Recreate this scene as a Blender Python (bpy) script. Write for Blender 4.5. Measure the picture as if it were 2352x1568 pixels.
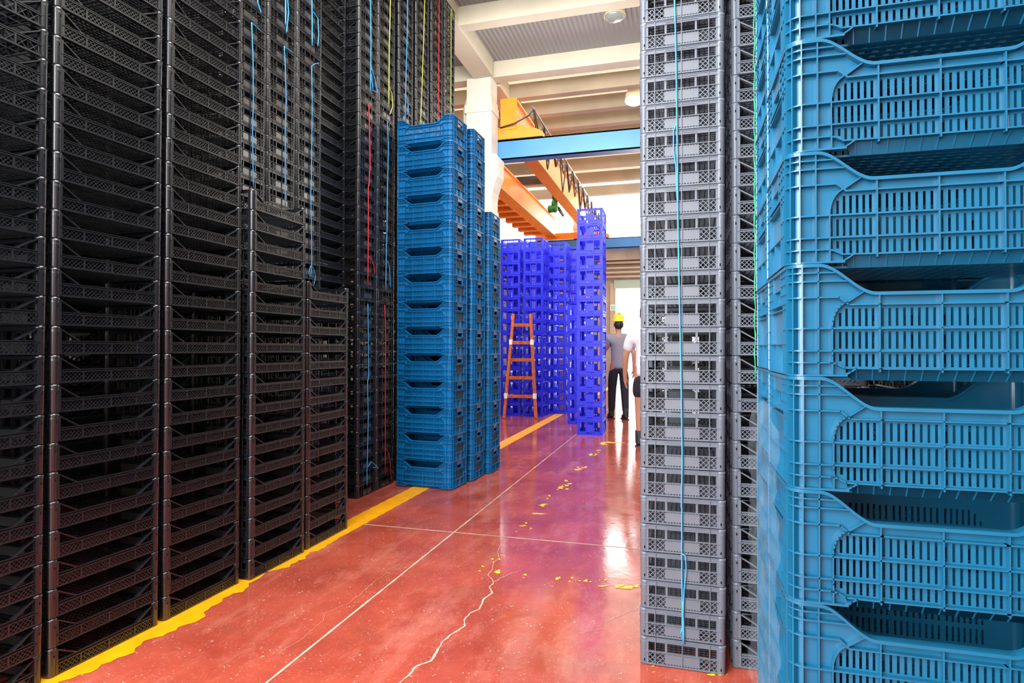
import bpy, bmesh, math, random
from mathutils import Vector, Matrix
random.seed(7)
for o in list(bpy.data.objects): bpy.data.objects.remove(o)
scene = bpy.context.scene
C = scene.collection
S = 0.82                       # layout units -> metres (applied to every top-level object at the end)

# ------------------------------------------------------------------ camera
F_PX, YAW, PIT, ROL, CAM_H = 1397.0, 0.27425, 0.01114, 0.00169, 1.518
cam_d = bpy.data.cameras.new('camera'); cam = bpy.data.objects.new('camera', cam_d); C.objects.link(cam)
cam_d.sensor_width = 36.0; cam_d.lens = F_PX/2352*36.0; cam_d.clip_start = 0.05; cam_d.clip_end = 200
cam.matrix_world = Matrix.Translation((0, 0, CAM_H*S)) @ Matrix.Rotation(YAW, 4, 'Z') @ Matrix.Rotation(math.pi/2+PIT, 4, 'X') @ Matrix.Rotation(ROL, 4, 'Z')
scene.camera = cam

# ------------------------------------------------------------------ world, lights, exposure
vs = scene.view_settings
vs.view_transform = 'Standard'; vs.look = 'None'; vs.gamma = 1.0; vs.use_curve_mapping = False
vs.exposure = 0.0
w = bpy.data.worlds.new('sky'); scene.world = w; w.use_nodes = True
bg = w.node_tree.nodes['Background']; bg.inputs[0].default_value = (1.0, 0.98, 0.95, 1); bg.inputs[1].default_value = 4.0

def area(name, loc, rot, sx, sy, power, col=(1, 1, 1)):
    d = bpy.data.lights.new(name, 'AREA'); d.shape = 'RECTANGLE'; d.size = sx*S; d.size_y = sy*S
    d.energy = power; d.color = col
    o = bpy.data.objects.new(name, d); C.objects.link(o)
    o.location = Vector(loc)*S; o.rotation_euler = rot
    return o
R90 = math.pi/2
area('skylight_light', (-0.9, 1.9, 7.2), (0, 0, 0), 2.4, 3.6, 440, (1, .985, .97))
area('crate_fill_light', (-2.2, 8.8, 6.2), (.85, 0, 0), 3.6, 1.2, 240, (1, .98, .95))  # added fill light to brighten the ultramarine crates, no real fitting
area('clerestory_light', (1.70, 2.0, 5.3), (0, -R90, 0), 3.4, 10.0, 210, (.92, .96, 1))
area('clerestory_light', (-5.70, 2.5, 6.5), (0, R90-.3, 0), 1.4, 9.0, 230, (.94, .97, 1))
area('skylight_light', (-1.5, 17.0, 7.15), (0, 0, 0), 7.0, 8.0, 240, (1, .98, .94))
area('open_gate_light', (-3.2, -3.4, 4.0), (R90, 0, 0), 4.7, 6.0, 1080, (.95, .975, 1))
area('clerestory_light', (4.1, 14.0, 6.2), (0, -R90, 0), 2.2, 11.0, 480, (.96, .98, 1))
area('doorway_light', (0.95, 25.55, 2.1), (-R90, 0, 0), 4.2, 4.1, 700, (1, .99, .97))
area('window_band_light', (-2.0, 25.75, 6.65), (-R90, 0, 0), 20.0, 1.5, 700, (1, .99, .97))

# ------------------------------------------------------------------ pixel -> place helpers (layout units)
def ray(px, py):
    x, y = px-1176.0, py-784.0
    cr, sr = math.cos(ROL), math.sin(ROL)
    x, y = x*cr+y*sr, -x*sr+y*cr
    cx, cy = x/F_PX, -y/F_PX
    cp, sp = math.cos(PIT), math.sin(PIT)
    fw, up = cp-cy*sp, sp+cy*cp
    cY, sY = math.cos(YAW), math.sin(YAW)
    return Vector((cx*cY-fw*sY, cx*sY+fw*cY, up))
CAMP = Vector((0, 0, CAM_H))
def fl(px, py, z=0.0):
    r = ray(px, py); return CAMP+r*((z-CAM_H)/r.z)
def atX(px, py, X):
    r = ray(px, py); return CAMP+r*(X/r.x)
def atY(px, py, Y):
    r = ray(px, py); return CAMP+r*(Y/r.y)

# ------------------------------------------------------------------ mesh builder
class MB:
    def __init__(s): s.v = []; s.f = []; s.m = []; s.sm = []
    def add(s, vs_, fs, m=0, smooth=False):
        b = len(s.v); s.v += [tuple(p) for p in vs_]
        for f in fs: s.f.append(tuple(i+b for i in f)); s.m.append(m); s.sm.append(smooth)
    def box(s, x0, x1, y0, y1, z0, z1, m=0):
        s.add([(x0,y0,z0),(x1,y0,z0),(x1,y1,z0),(x0,y1,z0),(x0,y0,z1),(x1,y0,z1),(x1,y1,z1),(x0,y1,z1)],
              [(0,3,2,1),(4,5,6,7),(0,1,5,4),(1,2,6,5),(2,3,7,6),(3,0,4,7)], m)
    def bar(s, p, q, n, wd, th, m=0):
        # rectangular bar from p to q; n = direction of its thickness th, wd across
        p, q, n = Vector(p), Vector(q), Vector(n)
        d = (q-p).normalized(); a = d.cross(n).normalized()*(wd/2); n = a.cross(d).normalized()*(th/2)
        s.add([p-a-n, p+a-n, p+a+n, p-a+n, q-a-n, q+a-n, q+a+n, q-a+n],
              [(0,3,2,1),(4,5,6,7),(0,1,5,4),(1,2,6,5),(2,3,7,6),(3,0,4,7)], m)
    def tube(s, pts, r, n=6, m=0, smooth=True, cap=True):
        pts = [Vector(p) for p in pts]; rings = []; ref = None
        rr = r if isinstance(r, (list, tuple)) else [r]*len(pts)
        for i, p in enumerate(pts):
            d = (pts[min(i+1, len(pts)-1)]-pts[max(i-1, 0)])
            d = d.normalized() if d.length > 1e-9 else Vector((0,0,1))
            if ref is None: ref = Vector((1,0,0)) if abs(d.x) < .9 else Vector((0,1,0))
            a = (ref-d*ref.dot(d)).normalized(); b = d.cross(a); ref = a
            rings.append([p+(a*math.cos(t)+b*math.sin(t))*rr[i] for t in [2*math.pi*k/n for k in range(n)]])
        vs_ = [v for g in rings for v in g]; fs = []
        for i in range(len(pts)-1):
            for k in range(n):
                k2 = (k+1) % n; fs.append((i*n+k, i*n+k2, (i+1)*n+k2, (i+1)*n+k))
        if cap: fs += [tuple(reversed(range(n))), tuple((len(pts)-1)*n+k for k in range(n))]
        s.add(vs_, fs, m, smooth)
    def lathe(s, prof, cx=0, cy=0, n=16, m=0, smooth=True, a0=0, a1=2*math.pi):
        full = abs(a1-a0-2*math.pi) < 1e-6; k_n = n if full else n+1
        vs_ = []; fs = []
        for r, z in prof:
            for k in range(k_n):
                t = a0+(a1-a0)*k/n; vs_.append((cx+r*math.cos(t), cy+r*math.sin(t), z))
        for i in range(len(prof)-1):
            for k in range(n):
                k2 = (k+1) % k_n; fs.append((i*k_n+k, i*k_n+k2, (i+1)*k_n+k2, (i+1)*k_n+k))
        s.add(vs_, fs, m, smooth)
    def prism(s, poly, f, t0, t1, m=0):
        # poly: list of (u,v); f(u,v,t) -> xyz
        n = len(poly); vs_ = [f(u, v, t0) for u, v in poly]+[f(u, v, t1) for u, v in poly]
        fs = [tuple(range(n)), tuple(reversed(range(n, 2*n)))]+[(i, n+i, n+(i+1) % n, (i+1) % n) for i in range(n)]
        s.add(vs_, fs, m)
    def wall(s, us, zs, hole, w0, w1, f, m=0):
        # plate with holes on an irregular grid. hole(uc,zc)->bool; f(u,z,w)->xyz ; w1 outer side
        nu, nz = len(us)-1, len(zs)-1
        sol = [[not hole((us[i]+us[i+1])/2, (zs[j]+zs[j+1])/2) for j in range(nz)] for i in range(nu)]
        idx = {}; vs_ = []; fs = []
        def V(i, j, k):
            key = (i, j, k)
            if key not in idx:
                idx[key] = len(vs_); vs_.append(f(us[i], zs[j], w1 if k else w0))
            return idx[key]
        for i in range(nu):
            for j in range(nz):
                if not sol[i][j]: continue
                fs.append((V(i,j,1), V(i+1,j,1), V(i+1,j+1,1), V(i,j+1,1)))
                fs.append((V(i,j,0), V(i,j+1,0), V(i+1,j+1,0), V(i+1,j,0)))
                if i == 0 or not sol[i-1][j]: fs.append((V(i,j,0), V(i,j,1), V(i,j+1,1), V(i,j+1,0)))
                if i == nu-1 or not sol[i+1][j]: fs.append((V(i+1,j,0), V(i+1,j+1,0), V(i+1,j+1,1), V(i+1,j,1)))
                if j == 0 or not sol[i][j-1]: fs.append((V(i,j,0), V(i+1,j,0), V(i+1,j,1), V(i,j,1)))
                if j == nz-1 or not sol[i][j+1]: fs.append((V(i,j+1,0), V(i,j+1,1), V(i+1,j+1,1), V(i+1,j+1,0)))
        s.add(vs_, fs, m)
    def merge(s, o, M=None):
        b = len(s.v)
        s.v += [tuple(M @ Vector(p)) for p in o.v] if M is not None else o.v
        s.f += [tuple(i+b for i in f) for f in o.f]; s.m += o.m; s.sm += o.sm
    def mesh(s, name, mats):
        me = bpy.data.meshes.new(name); me.from_pydata(s.v, [], s.f)
        for m in (mats if isinstance(mats, (list, tuple)) else [mats]): me.materials.append(m)
        me.polygons.foreach_set('material_index', s.m); me.polygons.foreach_set('use_smooth', s.sm)
        me.update(); return me
    def build(s, name, mats, parent=None):
        o = bpy.data.objects.new(name, s.mesh(name, mats)); C.objects.link(o)
        if parent: o.parent = parent
        return o

def empty(name, loc=(0,0,0), rz=0):
    o = bpy.data.objects.new(name, None); C.objects.link(o); o.location = loc; o.rotation_euler = (0,0,rz)
    o.empty_display_size = .1
    return o
def tag(o, label=None, cat=None, group=None, kind=None):
    if label: o['label'] = label
    if cat: o['category'] = cat
    if group: o['group'] = group
    if kind: o['kind'] = kind
    return o
def copy_tree(o, parent=None):
    c = o.copy(); C.objects.link(c)
    if parent: c.parent = parent
    for ch in KIDS.get(o, []): copy_tree(ch, c)
    return c
KIDS = {}
def index_kids(root):
    KIDS[root] = list(root.children)
    for ch in KIDS[root]: index_kids(ch)

# ------------------------------------------------------------------ materials
def mat(name, col, rough=.4, spec=.5, metal=0, coat=0, bump=None, vary=None, trans=0):
    m = bpy.data.materials.new(name); m.use_nodes = True; nt = m.node_tree; b = nt.nodes['Principled BSDF']
    b.inputs['Base Color'].default_value = (*col, 1); b.inputs['Roughness'].default_value = rough
    b.inputs['Specular IOR Level'].default_value = spec; b.inputs['Metallic'].default_value = metal
    b.inputs['Coat Weight'].default_value = coat; b.inputs['Coat Roughness'].default_value = .28
    if bump or vary:
        tc = nt.nodes.new('ShaderNodeTexCoord')
    if vary:
        n = nt.nodes.new('ShaderNodeTexNoise'); n.inputs['Scale'].default_value = vary[0]; n.inputs['Detail'].default_value = 4
        nt.links.new(tc.outputs['Object'], n.inputs['Vector'])
        r = nt.nodes.new('ShaderNodeValToRGB')
        r.color_ramp.elements[0].position = .3; r.color_ramp.elements[1].position = .7
        r.color_ramp.elements[0].color = (*[c*(1-vary[1]) for c in col], 1); r.color_ramp.elements[1].color = (*[min(1, c*(1+vary[1])) for c in col], 1)
        nt.links.new(n.outputs['Fac'], r.inputs['Fac']); nt.links.new(r.outputs['Color'], b.inputs['Base Color'])
    if bump:
        n2 = nt.nodes.new('ShaderNodeTexNoise'); n2.inputs['Scale'].default_value = bump[0]; n2.inputs['Detail'].default_value = 3
        nt.links.new(tc.outputs['Object'], n2.inputs['Vector'])
        bp = nt.nodes.new('ShaderNodeBump'); bp.inputs['Strength'].default_value = bump[1]; bp.inputs['Distance'].default_value = .01
        nt.links.new(n2.outputs['Fac'], bp.inputs['Height']); nt.links.new(bp.outputs['Normal'], b.inputs['Normal'])
    return m
M_GREY = mat('charcoal_plastic', (.0075, .0098, .0145), .33, .75, coat=.55, bump=(60, .03))
M_GREY2 = mat('grey_plastic', (.125, .145, .18), .34, .5, bump=(60, .03))
M_PLATE = mat('smooth_plastic_plate', (.055, .055, .055), .18, 1.0, bump=(9, .12))
M_PLATE2 = mat('grey_plate', (.12, .135, .165), .48, .6, bump=(9, .12))
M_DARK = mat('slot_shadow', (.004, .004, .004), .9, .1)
M_BLUE = mat('sky_blue_plastic', (.0095, .122, .236), .26, .5, vary=(5, .10), bump=(14, .03))
M_TEAL = mat('teal_blue_plastic', (.002, .132, .345), .30, .5, vary=(5, .10))
M_TEALP = mat('worn_blue_panel', (.010, .055, .10), .6, .3, vary=(12, .25))
M_VIO = mat('ultramarine_plastic', (.045, .055, .98), .38, .5, vary=(3, .06))
_nt = M_VIO.node_tree; _t = _nt.nodes.new('ShaderNodeBsdfTranslucent'); _t.inputs['Color'].default_value = (.05, .06, .95, 1)
_mx = _nt.nodes.new('ShaderNodeMixShader'); _mx.inputs[0].default_value = .42
_nt.links.new(_nt.nodes['Principled BSDF'].outputs[0], _mx.inputs[1]); _nt.links.new(_t.outputs[0], _mx.inputs[2]); _nt.links.new(_mx.outputs[0], _nt.nodes['Material Output'].inputs['Surface'])
M_WOOD = mat('varnished_orange_wood', (.50, .105, .012), .35, .5, vary=(14, .35), coat=.3)
M_WHITE = mat('white_paint', (.85, .85, .83), .5)
M_STEEL = mat('dull_steel', (.35, .34, .33), .4, .5, metal=.8)
M_CONC = mat('pale_concrete', (.60, .565, .48), .8, .3, vary=(2.2, .12), bump=(30, .15))
M_CONC2 = mat('cream_beam_paint', (.56, .51, .40), .7, .3, vary=(1.5, .08))
M_GREYC = mat('grey_wall_concrete', (.42, .39, .33), .85, .2, vary=(1.5, .2))
M_ORANGE = mat('orange_crane_paint', (.82, .27, .012), .42, .5, vary=(4, .08))
M_BEAMB = mat('blue_beam_paint', (.045, .225, .60), .45, .5, vary=(1.3, .10))
M_CABLE = mat('dark_cable', (.03, .022, .018), .6)
M_GREEN = mat('green_motor_paint', (.03, .26, .03), .35)
M_TW_B = mat('light_blue_twine', (.06, .36, .80), .55)
M_TW_Y = mat('yellow_green_twine', (.55, .62, .12), .55)
M_TW_R = mat('red_twine', (.60, .02, .03), .55)
M_TW_G = mat('green_strapping', (.02, .42, .17), .45)
M_SKIN = mat('skin', (.50, .25, .16), .55)
M_SHIRT1 = mat('grey_work_shirt', (.28, .27, .33), .8)
M_SHIRT2 = mat('white_shirt', (.72, .74, .82), .8)
M_NAVY = mat('dark_trousers', (.012, .012, .022), .8)
M_BLACK = mat('black_rubber', (.01, .01, .01), .6)
M_YCAP = mat('yellow_hard_hat', (.85, .62, .02), .35)
M_HAIR = mat('dark_hair', (.02, .014, .01), .6)
M_YEL = mat('yellow_floor_paint', (.86, .36, .001), .42, .5, vary=(9, .12))
M_YEL2 = mat('worn_yellow_paint', (.86, .50, .01), .45)
M_JOINT = mat('joint_filler', (.47, .37, .29), .6, .3, vary=(40, .2))

def m_floor():
    m = bpy.data.materials.new('red_sealed_concrete'); m.use_nodes = True; nt = m.node_tree; b = nt.nodes['Principled BSDF']
    N = nt.nodes.new; L = nt.links.new
    tc = N('ShaderNodeTexCoord')
    def noise(sc, det=4, rough=.6, stretch=None):
        n = N('ShaderNodeTexNoise'); n.inputs['Scale'].default_value = sc; n.inputs['Detail'].default_value = det; n.inputs['Roughness'].default_value = rough
        if stretch:
            mp = N('ShaderNodeMapping'); mp.inputs['Scale'].default_value = stretch; L(tc.outputs['Object'], mp.inputs['Vector']); L(mp.outputs[0], n.inputs['Vector'])
        else: L(tc.outputs['Object'], n.inputs['Vector'])
        return n
    def ramp(src, p0, c0, p1, c1):
        r = N('ShaderNodeValToRGB'); e = r.color_ramp.elements
        e[0].position = p0; e[0].color = c0; e[1].position = p1; e[1].color = c1; L(src, r.inputs['Fac']); return r.outputs['Color']
    def mix(fac, a, bcol):
        x = N('ShaderNodeMix'); x.data_type = 'RGBA'
        if hasattr(fac, 'links'): L(fac, x.inputs[0])
        else: x.inputs[0].default_value = fac
        for s_, i in ((a, 6), (bcol, 7)):
            if hasattr(s_, 'links'): L(s_, x.inputs[i])
            else: x.inputs[i].default_value = s_
        return x.outputs[2]
    k0, k1 = (0,0,0,1), (1,1,1,1)
    base = ramp(noise(1.6, 7, .65).outputs['Fac'], .32, (.27, .040, .023, 1), .68, (.45, .082, .048, 1))
    pale = ramp(noise(3.1, 8, .72, (1, .35, 1)).outputs['Fac'], .50, k0, .74, (.75, .75, .75, 1))
    col = mix(pale, base, (.56, .20, .145, 1))
    dirt = ramp(noise(2.3, 6, .7, (.5, 1, 1)).outputs['Fac'], .55, k0, .78, (.6, .6, .6, 1))
    col = mix(dirt, col, (.20, .070, .042, 1))
    # chips and specks of bare pale concrete
    for sc, th, dens in ((26, .12, 13), (60, .15, 31), (11, .05, 5)):
        v = N('ShaderNodeTexVoronoi'); v.inputs['Scale'].default_value = sc; v.inputs['Randomness'].default_value = 1
        nz = noise(dens*6, 2); ad = N('ShaderNodeVectorMath'); ad.operation = 'MULTIPLY_ADD'
        L(nz.outputs['Color'], ad.inputs[0]); ad.inputs[1].default_value = (.035,)*3; L(tc.outputs['Object'], ad.inputs[2]); L(ad.outputs[0], v.inputs['Vector'])
        hit = ramp(v.outputs['Distance'], th*.6, k1, th, k0)
        dm = ramp(noise(dens*.35, 3).outputs['Fac'], .42, k0, .56, k1)
        mm = N('ShaderNodeMix'); mm.data_type = 'RGBA'; mm.blend_type = 'MULTIPLY'; mm.inputs[0].default_value = 1
        L(hit, mm.inputs[6]); L(dm, mm.inputs[7])
        col = mix(mm.outputs[2], col, (.80, .62, .55, 1))
    L(col, b.inputs['Base Color'])
    rg = ramp(noise(5, 5, .7).outputs['Fac'], .3, (.08,)*3+(1,), .75, (.17,)*3+(1,)); L(rg, b.inputs['Roughness'])
    b.inputs['Specular IOR Level'].default_value = .32
    bn = N('ShaderNodeBump'); bn.inputs['Strength'].default_value = .06; bn.inputs['Distance'].default_value = .01
    L(noise(16, 4).outputs['Fac'], bn.inputs['Height']); L(bn.outputs['Normal'], b.inputs['Normal'])
    return m
M_FLOOR = m_floor()

def m_corrugated(name, col, transl=0.0, scale=70):
    m = bpy.data.materials.new(name); m.use_nodes = True; nt = m.node_tree; b = nt.nodes['Principled BSDF']; N = nt.nodes.new; L = nt.links.new
    tc = N('ShaderNodeTexCoord'); wv = N('ShaderNodeTexWave'); wv.bands_direction = 'X'; wv.inputs['Scale'].default_value = scale/20; wv.inputs['Distortion'].default_value = 0
    L(tc.outputs['Object'], wv.inputs['Vector'])
    bp = N('ShaderNodeBump'); bp.inputs['Strength'].default_value = .5; bp.inputs['Distance'].default_value = .02
    L(wv.outputs['Fac'], bp.inputs['Height']); L(bp.outputs['Normal'], b.inputs['Normal'])
    b.inputs['Base Color'].default_value = (*col, 1); b.inputs['Roughness'].default_value = .6
    if transl:
        t = N('ShaderNodeBsdfTranslucent'); t.inputs['Color'].default_value = (*col, 1)
        mx = N('ShaderNodeMixShader'); mx.inputs[0].default_value = transl
        L(b.outputs[0], mx.inputs[1]); L(t.outputs[0], mx.inputs[2])
        L(mx.outputs[0], nt.nodes['Material Output'].inputs['Surface'])
    return m
M_SOFF = m_corrugated('grey_soffit_sheet', (.27, .275, .27))
M_RIB = mat('shaded_brown_rib', (.36, .30, .22), .8, .2, vary=(1.5, .1))  # shade of the unlit far rib faces is put into this brown
M_SKYL = m_corrugated('translucent_roof_sheet', (.78, .72, .62), .6)
M_SKYL2 = m_corrugated('bright_roof_sheet', (.90, .88, .84), .8)

def m_film():
    m = bpy.data.materials.new('clear_stretch_film'); m.use_nodes = True; nt = m.node_tree; N = nt.nodes.new; L = nt.links.new
    b = nt.nodes['Principled BSDF']; b.inputs['Base Color'].default_value = (.55, .70, .78, 1); b.inputs['Roughness'].default_value = .12
    t = N('ShaderNodeBsdfTransparent'); mx = N('ShaderNodeMixShader'); mx.inputs[0].default_value = .11
    L(t.outputs[0], mx.inputs[1]); L(b.outputs[0], mx.inputs[2]); L(mx.outputs[0], nt.nodes['Material Output'].inputs['Surface'])
    return m
M_FILM = m_film()
def m_glow(name, col, st):
    m = bpy.data.materials.new(name); m.use_nodes = True; b = m.node_tree.nodes['Principled BSDF']
    b.inputs['Base Color'].default_value = (*col, 1); b.inputs['Emission Color'].default_value = (*col, 1); b.inputs['Emission Strength'].default_value = st
    return m
M_LAMPON = m_glow('lit_lamp_glass', (1, .97, .9), 3.0)
M_EXIT = m_glow('green_sign_face', (.02, .55, .25), .6)
def m_glass():
    m = bpy.data.materials.new('lamp_glass'); m.use_nodes = True; b = m.node_tree.nodes['Principled BSDF']
    b.inputs['Base Color'].default_value = (.22, .25, .23, 1); b.inputs['Roughness'].default_value = .3; b.inputs['Metallic'].default_value = .1
    return m
M_GLASS = m_glass()

# ------------------------------------------------------------------ floor and its markings
fb = MB(); fb.add([(-16, -5, 0), (12, -5, 0), (12, 27, 0), (-16, 27, 0)], [(0,1,2,3)])
floor = tag(fb.build('floor', M_FLOOR), kind='structure')
def strip(pts, wd, z, name, m, jit=0.0, taper=False, kids=None):
    b = MB(); L_ = []; R_ = []
    for i, p in enumerate(pts):
        d = (pts[min(i+1, len(pts)-1)]-pts[max(i-1, 0)]); d.z = 0; d.normalize(); a = Vector((-d.y, d.x, 0))
        w_ = wd[i] if isinstance(wd, list) else wd
        w_ *= 1+random.uniform(-jit, jit)
        L_.append(p+a*w_/2); R_.append(p-a*w_/2)
    vs_ = [(p.x, p.y, z) for p in L_+R_]; n = len(pts)
    b.add(vs_, [(n+i, n+i+1, i+1, i) for i in range(n-1)])
    return b.build(name, m, floor)
def dense(p, q, n): return [p.lerp(q, i/n) for i in range(n+1)]
JX, J1, J2 = -1.8205, 4.715, 11.308
strip(dense(Vector((JX, 0, 0)), Vector((JX, 11.0, 0)), 160), .013, .0014, 'floor_joint', M_JOINT, .35)
strip(dense(Vector((JX, 11, 0)), Vector((JX, 26, 0)), 40), .012, .0014, 'floor_joint', M_JOINT, .2)
strip(dense(Vector((-2.64, J1, 0)), Vector((9, J1, 0)), 140), .014, .0012, 'floor_joint', M_JOINT, .3)
strip(dense(Vector((-12, J2, 0)), Vector((9, J2, 0)), 40), .012, .0012, 'floor_joint', M_JOINT, .2)
# yellow line beside the crates
yb = MB(); n = 420; y0, y1 = 0.4, 24.0
lv = []; rv = []
def ragged(y):
    return .030*math.sin(y*5.1)+.022*math.sin(y*13.7+1)+.016*math.sin(y*31+2)+.010*math.sin(y*71)
for i in range(n+1):
    t = i/n; y = y0+(y1-y0)*t*t if False else y0+(y1-y0)*(i/n)**1.7
    wear = 1 if y < 3.9 else max(0, 1-(y-3.9)*2.2)
    xr = -2.645 + wear*(ragged(y)-.012) + (1-wear)*.004*math.sin(y*40)
    lv.append((-2.85+.004*math.sin(y*37), y, .0020)); rv.append((xr, y, .0020))
yb.add(lv+rv, [(n+1+i, n+2+i, i+1, i) for i in range(n)]); yb.build('yellow_line', M_YEL, floor)
# worn dashes of a second lane
def patch(px, py, wpx, hpx, seed, n=14, irr=.45):
    rnd = random.Random(seed); b = MB(); vs_ = [fl(px, py)]
    k = [1+rnd.uniform(-irr, irr) for _ in range(n)]
    for i in range(n):
        a = 2*math.pi*i/n; vs_.append(fl(px+math.cos(a)*wpx/2*k[i], py+math.sin(a)*hpx/2*k[i]))
    b.add([(p.x, p.y, .0022) for p in vs_], [(0, (i+1) % n+1, i+1) for i in range(n)])
    b.build('worn_paint_patch', M_YEL2, floor)
P_ = [(1143,1313,17,10),(1147,1284,8,4),(1131,1284,8,4),(1109,1301,9,4),(1101,1311,6,3),(1152,1275,9,2.5),(1133,1291,5,3),
 (1206,1320,9,5),(1203,1327,6,2),(1280,1329,9,9),(1285,1327,5,7),(1308,1335,6,5),(1314,1327,8,4),(1332,1334,8,3),(1346,1334,12,7),(1357,1336,6,3),(1391,1332,8,4),(1377,1333,4,2),
 (1386,1346,28,4),(1418,1347,16,8),(1440,1349,40,8),(1462,1346,12,8),(1428,1344,14,6),
 (1205,1207,12,5),(1201,1208,18,3),(1208,1201,6,4),(1219,1214,7,2.5),(1186,1221,6,2),(1237,1180,36,5),(1250,1158,17,3),(1246,1162,12,4),(1257,1145,6,3.5),(1262,1138,6,5),(1245,1160,16,2),
 (1287,1120,14,10),(1297,1115,20,5),(1308,1111,12,4),(1301,1104,9,5),(1285,1124,18,2.5),(1303,1123,10,3),(1294,1117,10,6),
 (1326,1079,14,5),(1331,1077,16,4),(1340,1074,12,3),(1345,1072,8,2.5),(1327,1073,4,4),(1360,1044,20,6),(1367,1043,14,4),(1374,1034,14,2.2),(1375,1038,9,1.8),(1385,1019,17,8),(1395,1015.5,26,2.6),(1414,1016.5,38,2.0),
 (1638,1550,26,5),(1652,1550,24,5),(1500,1530,8,3)]
for i, (a, b_, c_, d_) in enumerate(P_): patch(a, b_, c_*.85, d_*.75, 100+i)
# cracks
def crack(pp, wmax, name='floor_crack', seed=3):
    rnd = random.Random(seed); pts = []; wd = []
    for (a, b_) in zip(pp[:-1], pp[1:]):
        for k in range(5):
            t = k/5; q = fl(a[0]+(b_[0]-a[0])*t+rnd.uniform(-1.1, 1.1), a[1]+(b_[1]-a[1])*t+rnd.uniform(-.6, .6)); pts.append(q)
            wd.append(wmax*(a[2]+(b_[2]-a[2])*t)*rnd.uniform(.55, 1.25))
    strip(pts, wd, .0016, name, M_JOINT)
crack([(918,1568,.7),(945,1545,.8),(955,1530,.9),(990,1518,1),(1005,1492,.9),(1018,1472,.7),(1040,1455,1),(1068,1437,.7),(1066,1424,.7),(1080,1408,.7),(1100,1400,.9),(1112,1375,1),(1131,1362,.9),(1124,1349,.7),(1134,1337,.6),(1130,1329,.4),(1121,1321,.4),(1131,1307,.4),(1133,1292,.4),(1146,1283,.3),(1143,1268,.3),(1150,1252,.25),(1170,1236,.2)], .013)
crack([(1134,1337,.5),(1155,1325,.4),(1175,1316,.3),(1196,1310,.15)], .013, seed=4)
crack([(640,1498,.2),(690,1470,.35),(742,1424,.3),(745,1410,.3),(800,1385,.3),(830,1362,.3),(860,1335,.35),(895,1312,.3),(930,1300,.2)], .005, seed=5)
crack([(1370,1440,.15),(1415,1418,.35),(1445,1405,.35),(1470,1398,.3)], .008, seed=6)
crack([(1310,1459,.1),(1360,1448,.2),(1400,1443,.15)], .012, seed=8)
crack([(1140,1357,.1),(1180,1354,.2),(1230,1356,.1)], .008, seed=9)

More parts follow.
